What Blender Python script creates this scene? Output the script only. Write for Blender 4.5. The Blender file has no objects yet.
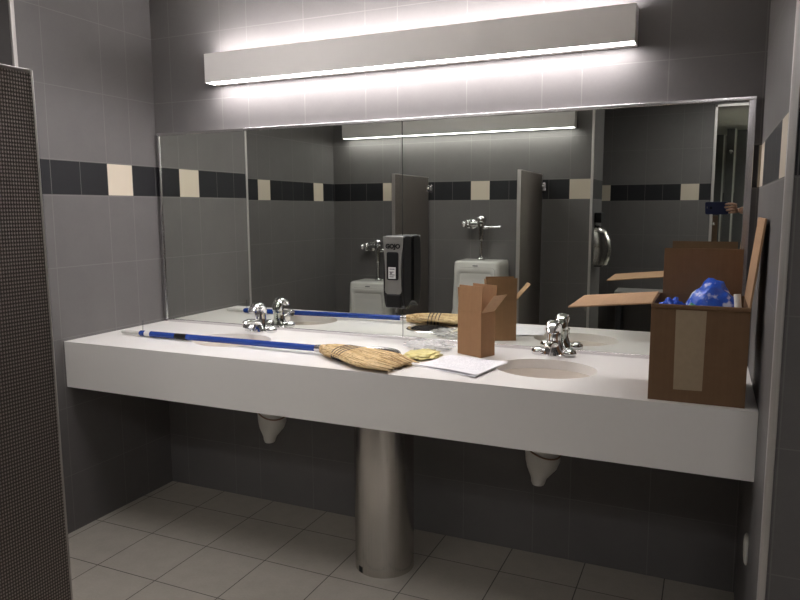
import bpy, bmesh, math, random
from mathutils import Vector, Matrix, noise
random.seed(7)
PI = math.pi
sc = bpy.context.scene
COL = sc.collection

# ------------------------------------------------------------------ materials
def new_mat(name):
    m = bpy.data.materials.new(name); m.use_nodes = True
    nt = m.node_tree; nt.nodes.clear()
    out = nt.nodes.new('ShaderNodeOutputMaterial')
    b = nt.nodes.new('ShaderNodeBsdfPrincipled')
    nt.links.new(b.outputs[0], out.inputs[0])
    return m, nt, b

class N:
    """tiny helper for node maths"""
    def __init__(s, nt): s.nt = nt
    def node(s, t, **kw):
        n = s.nt.nodes.new(t)
        for k, v in kw.items(): setattr(n, k, v)
        return n
    def m(s, op, a, b=None, c=None):
        n = s.node('ShaderNodeMath', operation=op)
        for i, v in enumerate((a, b, c)):
            if v is None: continue
            if isinstance(v, (int, float)): n.inputs[i].default_value = v
            else: s.nt.links.new(v, n.inputs[i])
        return n.outputs[0]
    def mix(s, fac, a, b):
        n = s.node('ShaderNodeMix', data_type='RGBA')
        for i, v in ((0, fac), (6, a), (7, b)):
            if isinstance(v, (int, float)): n.inputs[i].default_value = v
            elif isinstance(v, tuple): n.inputs[i].default_value = v if len(v) == 4 else (*v, 1)
            else: s.nt.links.new(v, n.inputs[i])
        return n.outputs[2]
    def noise(s, scale, detail=3, vec=None, rough=0.5):
        n = s.node('ShaderNodeTexNoise'); n.inputs['Scale'].default_value = scale
        n.inputs['Detail'].default_value = detail; n.inputs['Roughness'].default_value = rough
        if vec is not None: s.nt.links.new(vec, n.inputs['Vector'])
        return n.outputs[0]
    def bump(s, h, strength, dist, b):
        n = s.node('ShaderNodeBump'); n.inputs['Strength'].default_value = strength
        n.inputs['Distance'].default_value = dist
        s.nt.links.new(h, n.inputs['Height']); s.nt.links.new(n.outputs[0], b.inputs['Normal'])

def simple(name, col, rough=0.5, metal=0.0, var=0.06, nscale=30, bump=0.0, **kw):
    m, nt, b = new_mat(name); n = N(nt)
    tc = n.node('ShaderNodeTexCoord').outputs['Object']
    f = n.noise(nscale, 3, tc)
    lo = tuple(c * (1 - var) for c in col); hi = tuple(min(1, c * (1 + var)) for c in col)
    nt.links.new(n.mix(f, lo, hi), b.inputs['Base Color'])
    b.inputs['Roughness'].default_value = rough; b.inputs['Metallic'].default_value = metal
    if bump: n.bump(n.noise(nscale * 3, 4, tc), bump, 0.002, b)
    for k, v in kw.items(): b.inputs[k].default_value = v
    return m

GREY = (0.150, 0.142, 0.140)
DARK = (0.016, 0.016, 0.019)
CREAM = (0.66, 0.58, 0.47)
PER, BW = 0.7525, 0.1505
Z_BB, Z_BT = 1.4876, 1.635
def wall_mat(name, axis, sign, c0, band=True, base=GREY):
    m, nt, b = new_mat(name); n = N(nt)
    pos = n.node('ShaderNodeNewGeometry').outputs['Position']
    sep = n.node('ShaderNodeSeparateXYZ'); nt.links.new(pos, sep.inputs[0])
    u = n.m('MULTIPLY', sep.outputs[axis], sign); z = sep.outputs['Z']
    w = n.m('FLOORED_MODULO', n.m('SUBTRACT', u, c0), PER)
    def near(v, t, hw=0.0016): return n.m('LESS_THAN', n.m('ABSOLUTE', n.m('SUBTRACT', v, t)), hw)
    vm = n.m('MAXIMUM', n.m('MAXIMUM', near(w, 0.0015), near(w, BW)), near(w, 0.452))
    low = n.m('FLOORED_MODULO', n.m('SUBTRACT', Z_BB, z), 0.307)
    up = n.m('FLOORED_MODULO', n.m('SUBTRACT', z, Z_BT), 0.304)
    isup = n.m('GREATER_THAN', z, 1.56)
    hz = n.m('ADD', n.m('MULTIPLY', low, n.m('SUBTRACT', 1.0, isup)), n.m('MULTIPLY', up, isup))
    hm = near(hz, 0.0015)
    grout = n.m('MAXIMUM', vm, hm)
    mott = n.noise(9, 4, pos, 0.6)
    st = n.noise(90, 2, pos)
    mm = n.m('ADD', n.m('MULTIPLY', mott, 0.7), n.m('MULTIPLY', st, 0.3))
    tile = n.mix(mm, tuple(c * .86 for c in base), tuple(c * 1.14 for c in base))
    col = n.mix(grout, tile, (0.20, 0.19, 0.185))
    if band:
        inb = n.m('MULTIPLY', n.m('GREATER_THAN', z, Z_BB), n.m('LESS_THAN', z, Z_BT))
        crm = n.m('LESS_THAN', w, BW)
        bj = near(n.m('FLOORED_MODULO', n.m('ADD', w, 0.002), BW), 0.002, 0.0014)
        edge = n.m('MAXIMUM', near(z, Z_BB + .001), near(z, Z_BT - .001))
        bcol = n.mix(crm, n.mix(mm, tuple(c * .8 for c in DARK), tuple(c * 1.2 for c in DARK)), CREAM)
        bg = n.m('MAXIMUM', bj, edge)
        bcol = n.mix(bg, bcol, (0.13, 0.125, 0.12))
        col = n.mix(inb, col, bcol)
        grout = n.m('MAXIMUM', grout, n.m('MULTIPLY', inb, bg))
    nt.links.new(col, b.inputs['Base Color'])
    b.inputs['Roughness'].default_value = 0.5
    b.inputs['Specular IOR Level'].default_value = 0.35
    n.bump(n.m('ADD', n.m('MULTIPLY', grout, -1.0), n.m('MULTIPLY', st, 0.08)), 0.35, 0.0015, b)
    return m

def floor_mat():
    m, nt, b = new_mat('floor_tile'); n = N(nt)
    pos = n.node('ShaderNodeNewGeometry').outputs['Position']
    sep = n.node('ShaderNodeSeparateXYZ'); nt.links.new(pos, sep.inputs[0])
    fx = n.m('FLOORED_MODULO', n.m('SUBTRACT', sep.outputs[0], 0.336 - .002), 0.3)
    fy = n.m('FLOORED_MODULO', n.m('SUBTRACT', sep.outputs[1], -0.2015 - .002), 0.3)
    g = n.m('MAXIMUM', n.m('LESS_THAN', fx, 0.004), n.m('LESS_THAN', fy, 0.004))
    a = n.noise(14, 5, pos, 0.65); s = n.noise(110, 2, pos)
    mm = n.m('ADD', n.m('MULTIPLY', a, .65), n.m('MULTIPLY', s, .35))
    col = n.mix(g, n.mix(mm, (0.31, 0.283, 0.245), (0.49, 0.447, 0.39)), (0.075, 0.068, 0.062))
    nt.links.new(col, b.inputs['Base Color']); b.inputs['Roughness'].default_value = 0.55
    n.bump(n.m('ADD', n.m('MULTIPLY', g, -1.0), n.m('MULTIPLY', s, .1)), 0.4, 0.002, b)
    return m

def emit(name, col, s):
    m = bpy.data.materials.new(name); m.use_nodes = True
    nt = m.node_tree; nt.nodes.clear()
    o = nt.nodes.new('ShaderNodeOutputMaterial'); e = nt.nodes.new('ShaderNodeEmission')
    e.inputs[0].default_value = (*col, 1); e.inputs[1].default_value = s
    nt.links.new(e.outputs[0], o.inputs[0]); return m

def brushed(name, col, rough, axis=2, scale=220, aniso=True):
    m, nt, b = new_mat(name); n = N(nt)
    tc = n.node('ShaderNodeTexCoord').outputs['Object']
    mp = n.node('ShaderNodeMapping'); nt.links.new(tc, mp.inputs[0])
    s = [scale] * 3; s[axis] = 2.0; mp.inputs['Scale'].default_value = s
    f = n.noise(1.0, 3, mp.outputs[0])
    nt.links.new(n.mix(f, tuple(c * .8 for c in col), tuple(c * 1.15 for c in col)), b.inputs['Base Color'])
    b.inputs['Metallic'].default_value = 1; b.inputs['Roughness'].default_value = rough
    n.bump(f, .05, .0005, b)
    return m

def screen_mat():
    m, nt, b = new_mat('embossed_steel'); n = N(nt)
    pos = n.node('ShaderNodeNewGeometry').outputs['Position']
    sep = n.node('ShaderNodeSeparateXYZ'); nt.links.new(pos, sep.inputs[0])
    k = 2 * PI
    a = n.m('MULTIPLY', sep.outputs[1], k / 0.0108); c = n.m('MULTIPLY', sep.outputs[2], k / 0.0136)
    h = n.m('MULTIPLY', n.m('SINE', n.m('ADD', a, c)), n.m('SINE', n.m('SUBTRACT', a, c)))
    h01 = n.m('ADD', n.m('MULTIPLY', h, 0.5), 0.5)
    nt.links.new(n.mix(n.m('GREATER_THAN', h01, 0.62), (0.14, 0.122, 0.112), (0.44, 0.39, 0.36)), b.inputs['Base Color'])
    b.inputs['Metallic'].default_value = 0.85; b.inputs['Roughness'].default_value = 0.42
    n.bump(h01, .8, .0015, b)
    return m

def cardboard(name, col, axis=2):
    m, nt, b = new_mat(name); n = N(nt)
    tc = n.node('ShaderNodeTexCoord').outputs['Object']
    mp = n.node('ShaderNodeMapping'); nt.links.new(tc, mp.inputs[0])
    s = [160] * 3; s[axis] = 1.5; mp.inputs['Scale'].default_value = s
    f = n.m('ADD', n.m('MULTIPLY', n.noise(1.0, 2, mp.outputs[0]), .5), n.m('MULTIPLY', n.noise(40, 4, tc), .5))
    nt.links.new(n.mix(f, tuple(c * .82 for c in col), tuple(c * 1.18 for c in col)), b.inputs['Base Color'])
    b.inputs['Roughness'].default_value = 0.8; b.inputs['Specular IOR Level'].default_value = .2
    n.bump(f, .15, .001, b)
    return m

def paper_mat():
    """printed sheet: faint lines of text that cannot be read"""
    m, nt, b = new_mat('printed_paper'); n = N(nt)
    tc = n.node('ShaderNodeTexCoord').outputs['Generated']
    sep = n.node('ShaderNodeSeparateXYZ'); nt.links.new(tc, sep.inputs[0])
    row = n.m('FLOORED_MODULO', sep.outputs[1], 0.06)
    ln = n.m('MULTIPLY', n.m('LESS_THAN', row, 0.018), n.m('MULTIPLY', n.m('GREATER_THAN', sep.outputs[1], .2), n.m('LESS_THAN', sep.outputs[1], .88)))
    mp = n.node('ShaderNodeMapping'); nt.links.new(tc, mp.inputs[0]); mp.inputs['Scale'].default_value = (60, 16.6, 1)
    wd = n.m('GREATER_THAN', n.noise(1.0, 1, mp.outputs[0]), 0.47)
    xm = n.m('MULTIPLY', n.m('GREATER_THAN', sep.outputs[0], .12), n.m('LESS_THAN', sep.outputs[0], .86))
    t = n.m('MULTIPLY', n.m('MULTIPLY', ln, wd), xm)
    nt.links.new(n.mix(n.m('MULTIPLY', t, .45), (0.84, 0.83, 0.86), (0.25, 0.25, 0.3)), b.inputs['Base Color'])
    b.inputs['Roughness'].default_value = .7
    return m

M = {}
M['w_back'] = wall_mat('wall_tile_back', 'X', 1, 0.413)
M['w_left'] = wall_mat('wall_tile_left', 'Y', -1, 0.167)
M['w_alcove'] = wall_mat('wall_tile_alcove', 'Y', -1, 1.3876)
M['w_rear'] = wall_mat('wall_tile_rear', 'X', 1, 0.8288)
M['w_far'] = wall_mat('wall_tile_far', 'X', 1, 2.2778)
M['w_right'] = wall_mat('wall_tile_right', 'Y', -1, 0.0)
M['w_side'] = wall_mat('wall_tile_side', 'Y', -1, 0.3)
M['w_end'] = wall_mat('wall_tile_end', 'X', 1, 3.0)
M['floor'] = floor_mat()
M['ceiling'] = simple('ceiling_paint', (0.62, 0.62, 0.58), .85, nscale=12)
M['trim'] = brushed('satin_aluminium', (0.62, 0.59, 0.57), .38)
M['trim'].node_tree.nodes['Principled BSDF'].inputs['Metallic'].default_value = .55
M['counter'] = simple('solid_surface_white', (0.80, 0.775, 0.75), .38, var=.015, nscale=60)
M['basin'] = simple('basin_bone', (0.74, 0.68, 0.62), .22, var=.02)
M['fixture'] = simple('fixture_white_metal', (0.78, 0.75, 0.73), .55, var=.015)
M['lens'] = emit('lamp_lens', (1.0, 0.945, 0.95), 13.0)
M['lens2'] = emit('lamp_lens_rear', (1.0, 0.985, 0.95), 6.4)
M['lens4'] = emit('added_lens_beyond', (1.0, 1.0, 0.92), 50.0)
M['lens3'] = emit('lamp_lens_corridor', (1.0, 0.965, 0.97), 4.2)
M['chrome'] = simple('chrome', (0.80, 0.80, 0.80), .07, 1.0, var=.02)
M['chrome_frame'] = simple('polished_aluminium', (0.72, 0.70, 0.71), .22, 1.0, var=.04)
M['steel'] = brushed('brushed_steel', (0.58, 0.555, 0.53), .22)
M['steel_dark'] = simple('dark_steel', (0.12, 0.12, 0.12), .4, .8)
M['dryer'] = simple('dryer_steel', (0.62, 0.61, 0.59), .22, 1.0, var=.05, nscale=60)
M['screen'] = screen_mat()
M['screen_edge'] = simple('screen_edge_steel', (0.50, 0.47, 0.45), .36, .9)
M['porcelain'] = simple('porcelain', (0.80, 0.79, 0.75), .12, var=.01)
M['porcelain_shade'] = simple('porcelain_recess', (0.78, 0.77, 0.73), .14, var=.01)
M['black'] = simple('black_plastic', (0.008, 0.008, 0.009), .42, var=.1, **{'Specular IOR Level': .3})
M['black_matt'] = simple('black_matt', (0.010, 0.010, 0.010), .7, var=.1)
M['grey_plastic'] = simple('grey_plastic', (0.24, 0.235, 0.225), .35, .3, var=.04)
M['label_white'] = simple('label_white', (0.72, 0.72, 0.72), .5, var=.02)
M['label_grey'] = simple('label_grey', (0.2, 0.2, 0.21), .5)
M['pvc'] = simple('pvc_white', (0.66, 0.64, 0.60), .45, var=.05)
M['strap'] = simple('strap_brown', (0.24, 0.13, 0.08), .6)
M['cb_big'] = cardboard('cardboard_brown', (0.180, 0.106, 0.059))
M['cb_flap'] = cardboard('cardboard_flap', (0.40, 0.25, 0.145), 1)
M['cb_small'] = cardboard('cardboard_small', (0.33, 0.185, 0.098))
M['tape'] = simple('paper_tape', (0.36, 0.272, 0.178), .45, var=.1, nscale=80)
M['blue_bag'] = simple('blue_film', (0.015, 0.075, 0.52), .22, var=.35, nscale=40, bump=.3)
def bag_mat():
    m, nt, b = new_mat('blue_film_printed'); n = N(nt)
    tc = n.node('ShaderNodeTexCoord').outputs['Object']
    f = n.noise(20, 3, tc); g = n.noise(55, 3, tc)
    base = n.mix(g, (0.010, 0.05, 0.42), (0.03, 0.14, 0.70))
    wmask = n.m('MULTIPLY', n.m('SUBTRACT', f, .555), 16.0)
    c = n.node('ShaderNodeClamp'); nt.links.new(wmask, c.inputs[0])
    nt.links.new(n.mix(c.outputs[0], base, (0.55, 0.62, 0.80)), b.inputs['Base Color'])
    b.inputs['Roughness'].default_value = .25
    n.bump(n.noise(70, 4, tc), .5, .004, b)
    return m
M['bag'] = bag_mat()
M['white_film'] = simple('white_film', (0.72, 0.75, 0.86), .25, var=.08)
M['green_film'] = simple('green_film', (0.02, 0.35, 0.12), .3)
M['paper'] = paper_mat()
M['paper_roll'] = simple('paper_roll', (0.8, 0.79, 0.76), .8)
M['yellow'] = simple('yellow_straw', (0.80, 0.66, 0.28), .35, var=.35, nscale=90)
M['blue'] = simple('blue_paint', (0.018, 0.058, 0.31), .25, var=.1)
M['white_tape'] = simple('white_tape', (0.75, 0.74, 0.72), .5)
M['pale_tip'] = simple('pale_plastic', (0.62, 0.60, 0.57), .45)
M['straw'] = simple('broom_straw', (0.60, 0.41, 0.19), .75, var=.35, nscale=150)
M['straw_strand'] = simple('broom_strand', (0.74, 0.54, 0.28), .7, var=.4, nscale=60)
M['straw_dark'] = simple('broom_strand_dark', (0.34, 0.20, 0.08), .75, var=.3, nscale=60)
M['straw_pale'] = simple('broom_strand_pale', (0.82, 0.64, 0.38), .7, var=.2, nscale=60)
def straw_mat():
    m, nt, b = new_mat('straw_bundle'); n = N(nt)
    tc = n.node('ShaderNodeTexCoord').outputs['Object']
    mp = n.node('ShaderNodeMapping'); nt.links.new(tc, mp.inputs[0])
    mp.inputs['Rotation'].default_value = (0, 0, .263); mp.inputs['Scale'].default_value = (7, 170, 110)
    f = n.noise(1.0, 3, mp.outputs[0], .65)
    r_ = n.node('ShaderNodeValToRGB'); nt.links.new(f, r_.inputs[0])
    r_.color_ramp.elements[0].position = .33; r_.color_ramp.elements[0].color = (0.22, 0.12, 0.045, 1)
    r_.color_ramp.elements[1].position = .62; r_.color_ramp.elements[1].color = (0.74, 0.53, 0.27, 1)
    nt.links.new(r_.outputs[0], b.inputs['Base Color']); b.inputs['Roughness'].default_value = .7
    n.bump(f, .7, .004, b)
    return m
M['straw_head'] = straw_mat()
M['twine'] = simple('dark_twine', (0.04, 0.04, 0.055), .7)
M['skin'] = simple('skin', (0.52, 0.30, 0.21), .5, var=.06, nscale=25)
M['hair'] = simple('hair', (0.03, 0.02, 0.015), .6, var=.3, nscale=120)
M['shirt'] = simple('dark_shirt', (0.03, 0.035, 0.05), .85, nscale=200, bump=.2)
M['trousers'] = simple('dark_trousers', (0.022, 0.024, 0.032), .85, nscale=200, bump=.2)
M['shoe'] = simple('shoe', (0.015, 0.014, 0.014), .5)
M['phone'] = simple('phone_case', (0.008, 0.014, 0.062), .3)
M['glass_dark'] = simple('lens_glass', (0.02, 0.02, 0.03), .05)
M['wood'] = simple('dark_wood', (0.10, 0.055, 0.032), .5, var=.35, nscale=18)
M['stall'] = simple('stall_panel', (0.055, 0.055, 0.058), .5, .3)
M['stall_lt'] = simple('stall_edge', (0.42, 0.42, 0.40), .4, .3)
def clear_film():
    m, nt, b = new_mat('clear_film'); n = N(nt)
    b.inputs['Base Color'].default_value = (.97, .97, .97, 1); b.inputs['Roughness'].default_value = .12
    b.inputs['Alpha'].default_value = .30
    return m
M['clear'] = clear_film()
def mirror_mat():
    m, nt, b = new_mat('mirror_silver')
    b.inputs['Base Color'].default_value = (0.71, 0.735, 0.695, 1)
    b.inputs['Metallic'].default_value = 1; b.inputs['Roughness'].default_value = 0.0
    return m
M['mirror'] = mirror_mat()

# ------------------------------------------------------------------ mesh helpers
ROOT = {}
class MB:
    def __init__(s): s.bm = bmesh.new()
    def box(s, x0, x1, y0, y1, z0, z1, mat=None):
        v = [s.bm.verts.new((x, y, z)) for x in (x0, x1) for y in (y0, y1) for z in (z0, z1)]
        for f in ((0, 1, 3, 2), (4, 6, 7, 5), (0, 4, 5, 1), (2, 3, 7, 6), (0, 2, 6, 4), (1, 5, 7, 3)):
            s.bm.faces.new([v[i] for i in f])
        if mat is not None:
            for a in v: a.co = mat @ a.co
        return s
    def loft(s, rings, cap0=True, cap1=True, closed=True):
        R = [[s.bm.verts.new(p) for p in r] for r in rings]
        n = len(R[0])
        for a, b in zip(R, R[1:]):
            for i in range(n if closed else n - 1):
                j = (i + 1) % n
                s.bm.faces.new((a[i], a[j], b[j], b[i]))
        if cap0: s.bm.faces.new(R[0][::-1])
        if cap1: s.bm.faces.new(R[-1])
        return s
    def tube(s, pts, rad, seg=16, cap=True, flat=1.0, upv=(0, 0, 1)):
        pts = [Vector(p) for p in pts]
        if isinstance(rad, (int, float)): rad = [rad] * len(pts)
        rings = []
        for i, p in enumerate(pts):
            t = (pts[min(i + 1, len(pts) - 1)] - pts[max(i - 1, 0)]).normalized()
            u = Vector(upv)
            if abs(t.dot(u)) > .95: u = Vector((0, 1, 0)) if abs(t.y) < .9 else Vector((1, 0, 0))
            a = t.cross(u).normalized(); b = a.cross(t).normalized()
            rings.append([p + a * math.cos(2 * PI * k / seg) * rad[i] + b * math.sin(2 * PI * k / seg) * rad[i] * flat for k in range(seg)])
        return s.loft(rings, cap, cap)
    def lathe(s, prof, c=(0, 0, 0), seg=32, sx=1, sy=1, cap0=True, cap1=True, mat=None):
        rings = []
        for r, z in prof:
            ring = [Vector((r * sx * math.cos(2 * PI * k / seg), r * sy * math.sin(2 * PI * k / seg), z)) for k in range(seg)]
            if mat is not None: ring = [mat @ p for p in ring]
            rings.append([p + Vector(c) for p in ring])
        return s.loft(rings, cap0, cap1)
    def poly(s, pts, off):
        """prism: outline pts extruded by the vector off"""
        off = Vector(off)
        return s.loft([[Vector(p) for p in pts], [Vector(p) + off for p in pts]])
    def build(s, name, mat, parent=None, smooth=False, bevel=0.0, sub=0, seg=2, kind=None):
        bmesh.ops.recalc_face_normals(s.bm, faces=s.bm.faces)
        o_ = Vector((0, 0, 0))
        if parent is not None: o_ = ROOT[parent.name]
        if o_.length: bmesh.ops.translate(s.bm, verts=s.bm.verts, vec=-o_)
        me = bpy.data.meshes.new(name); s.bm.to_mesh(me); s.bm.free()
        me.materials.append(mat)
        o = bpy.data.objects.new(name, me); COL.objects.link(o)
        if parent is not None: o.parent = parent
        ROOT[o.name] = o_
        if smooth:
            for p in me.polygons: p.use_smooth = True
        if bevel:
            b = o.modifiers.new('bevel', 'BEVEL'); b.width = bevel; b.segments = seg; b.limit_method = 'ANGLE'
            b.angle_limit = math.radians(40); b.harden_normals = False
            for p in me.polygons: p.use_smooth = True
            w = o.modifiers.new('wn', 'WEIGHTED_NORMAL'); w.keep_sharp = True
        elif smooth == 'auto':
            e = o.modifiers.new('es', 'EDGE_SPLIT'); e.split_angle = math.radians(40)
        if sub:
            m = o.modifiers.new('sub', 'SUBSURF'); m.levels = sub; m.render_levels = sub
        if kind: o['kind'] = kind
        return o

def tag(o, label, cat, group=None):
    o['label'] = label; o['category'] = cat
    if group: o['group'] = group
    return o
def thing(name, label, cat, loc, group=None):
    o = bpy.data.objects.new(name, None); COL.objects.link(o); o.empty_display_size = .05
    o.location = loc; tag(o, label, cat, group); ROOT[o.name] = Vector(loc)
    return o
def struct(name, mb, mat, **kw):
    o = mb.build(name, mat, **kw); o['kind'] = 'structure'; return o
def dup(o, parent=None):
    c = o.copy(); COL.objects.link(c)
    if parent is not None: c.parent = parent
    for ch in list(o.children): dup(ch, c)
    return c
def rrect(x0, x1, z0, z1, r, n=5):
    pts = []
    for cx, cz, a0 in ((x1 - r, z1 - r, 0), (x0 + r, z1 - r, 90), (x0 + r, z0 + r, 180), (x1 - r, z0 + r, 270)):
        for i in range(n + 1):
            a = math.radians(a0 + 90 * i / n); pts.append((cx + r * math.cos(a), cz + r * math.sin(a)))
    return pts

# ------------------------------------------------------------------ the room
W, ZC = 2.6785, 2.43
YS, XA, YR, XR, YF, YE = -0.748, -0.382, -2.469, 1.745, -4.005, -0.95
XE = 4.4                     # far end of the entry passage
YB = -8.3                    # end of the room seen through the opening
XO = 2.535                   # edge of the opening in the far wall
struct('floor', MB().box(XA - .2, XE + .2, YB - .2, .2, -.1, 0), M['floor'])
struct('ceiling', MB().box(XA - .2, XE + .2, YB - .2, .2, ZC, ZC + .1), M['ceiling'])
struct('wall_back', MB().box(0, W, 0, .15, 0, ZC), M['w_back'])
struct('wall_left', MB().box(XA - .15, 0, YS, .15, 0, ZC), M['w_left'])
struct('wall_alcove', MB().box(XA - .15, XA, YR, YS, 0, ZC), M['w_alcove'])
struct('wall_rear', MB().box(XA - .15, XR, -2.96, YR, 0, ZC), M['w_rear'])
struct('wall_passage_end', MB().box(XA - .15, XA, YF, -2.96, 0, ZC), M['w_side'])
struct('wall_far', MB().box(XA - .15, XO, YF - .15, YF, 0, ZC), M['w_far'])
# wall over and beside the opening
struct('wall_lintel', MB().box(XO, 3.55, YF - .15, YF, 2.292, ZC), M['w_far'])
struct('wall_beside_opening', MB().box(3.55, XE, YF - .15, YF, 0, ZC), M['w_far'])
struct('wall_right', MB().box(W, XE + .15, YE, .15, 0, ZC), M['w_right'])
struct('wall_entry', MB().box(XE, XE + .15, YF - .15, YE, 0, ZC), M['w_side'])
struct('wall_stalls_left', MB().box(1.95, 2.05, YB, YF - .15, 0, ZC), M['w_side'])
struct('wall_stalls_right', MB().box(XE, XE + .15, YB, YF - .15, 0, ZC), M['w_side'])
struct('wall_stalls_end', MB().box(1.95, XE + .15, YB - .15, YB, 0, ZC), M['w_end'])
# right wall's end face carries the band in its own phase
struct('wall_right_end', MB().box(W + .012, XE, YE - .004, YE - .0002, 0, ZC), M['w_end'])
# metal corner trims at the wall ends
t = .012
struct('trim_1', MB().box(-.010, .003, YS - .003, YS + .014, 0, ZC), M['trim'], bevel=.002)
struct('trim_2', MB().box(W - .003, W + .014, YE - .008, YE + .012, 0, ZC), M['trim'], bevel=.002)
struct('trim_3', MB().box(XR - .014, XR + .003, YR - .012, YR + .004, 0, ZC), M['trim'], bevel=.002)
# frame of the opening
d = MB().box(XO - .012, XO + .012, YF - .16, YF + .012, 0, 2.304).box(3.538, 3.562, YF - .16, YF + .012, 0, 2.304).box(XO - .012, 3.562, YF - .16, YF + .012, 2.28, 2.304)
struct('door_1', d, M['trim'], bevel=.002)

# ------------------------------------------------------------------ wall lights
def wall_light(label, loc, length, lens, face=-1):
    r = thing('wall_light', label, 'light', loc, 'long wall lights')
    ROOT[r.name] = Vector((0, 0, 0))
    h0, h1, dp = -.0637, .0637, .0936
    MB().box(0, length, -dp, -dp + .003, h0, h1).build('front_panel', M['fixture'], r, bevel=.001)
    MB().box(.004, length - .004, -.034, -.012, h0, h1).box(0, length, -.012, 0, h0, h1).build('back_plate', M['fixture'], r)
    MB().box(0, .004, -dp + .003, -.012, h0, h1).build('end_cap', M['fixture'], r)
    MB().box(length - .004, length, -dp + .003, -.012, h0, h1).build('end_cap', M['fixture'], r)
    a = MB().box(.004, length - .004, -dp + .003, -.034, h0 + .001, h0 + .006).build('lower_lens', lens, r); a['label'] = 'glowing white lower lens'
    a = MB().box(.004, length - .004, -dp + .003, -.034, h1 - .006, h1 - .001).build('upper_lens', lens, r); a['label'] = 'glowing white upper lens'
    return r
wall_light('long white box light on the tiled wall above the vanity mirror', (0.394, 0, 2.0597), 1.867, M['lens'])
r = wall_light('long white box light above the urinals, seen in the mirror', (0, 0, 0), 1.867, M['lens2'])
r.location = (1.622, YR, 2.056); r.rotation_euler = (0, 0, PI)

def ceiling_light(label, x, y, sx, sy):
    r = thing('ceiling_light', label, 'light', (x, y, ZC), 'ceiling lights out of view'); ROOT[r.name] = Vector((0, 0, 0))
    f = MB()
    for a in ((-sx, sx, -sy, -sy + .02), (-sx, sx, sy - .02, sy), (-sx, -sx + .02, -sy + .02, sy - .02), (sx - .02, sx, -sy + .02, sy - .02)):
        f.box(a[0], a[1], a[2], a[3], -.03, 0)
    f.build('frame', M['fixture'], r)
    MB().box(-sx + .02, sx - .02, -sy + .02, sy - .02, -.022, -.012).build('diffuser', M['lens3'], r)
ceiling_light('added unseen square fill light above the floor between vanity and urinals', .75, -1.08, .3, .3)  # fill light added out of view to lift the counter front and floor
ceiling_light('square ceiling light over the passage in front of the framed opening', 2.8, -3.2, .3, .3)
r = wall_light('added unseen box light brightening the room beyond the framed opening', (0, 0, 0), 1.867, M['lens4'])  # unseen copy of the box light, added to brighten the ceiling beyond
r.location = (XE, -5.0, 2.10); r.rotation_euler = (0, 0, -PI / 2)

# ------------------------------------------------------------------ mirror
ZT = .86
mx0, mx1, mz0, mz1 = 0.0188, 2.6543, 0.8705, 1.7953
seam = 1.338
mr = thing('wall_mirror', 'wide frameless-seamed vanity mirror above the white counter', 'mirror', (1.3365, 0, mz0))
mr['label'] = 'wide two-pane vanity mirror with bright metal edge above the white counter'
MB().box(mx0 + .004, seam - .0018, -.006, -.0005, mz0 + .003, mz1 - .006).build('mirror_pane', M['mirror'], mr)
MB().box(seam + .0018, mx1 - .010, -.006, -.0005, mz0 + .003, mz1 - .006).build('mirror_pane', M['mirror'], mr)
fr = MB()
fr.box(mx0, mx1, -.016, -.0005, mz1 - .012, mz1)
fr.box(mx1 - .022, mx1, -.016, -.0005, mz0, mz1 - .012)
fr.box(mx0, mx0 + .008, -.012, -.0005, mz0, mz1 - .012)
fr.box(mx0 + .008, mx1 - .022, -.010, -.0005, ZT + .0003, mz0 + .003)
fr.build('frame', M['chrome_frame'], mr, bevel=.0015)
MB().box(seam - .0018, seam + .0018, -.0064, -.0005, mz0 + .006, mz1 - .012).build('seam', M['black_matt'], mr)

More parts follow.
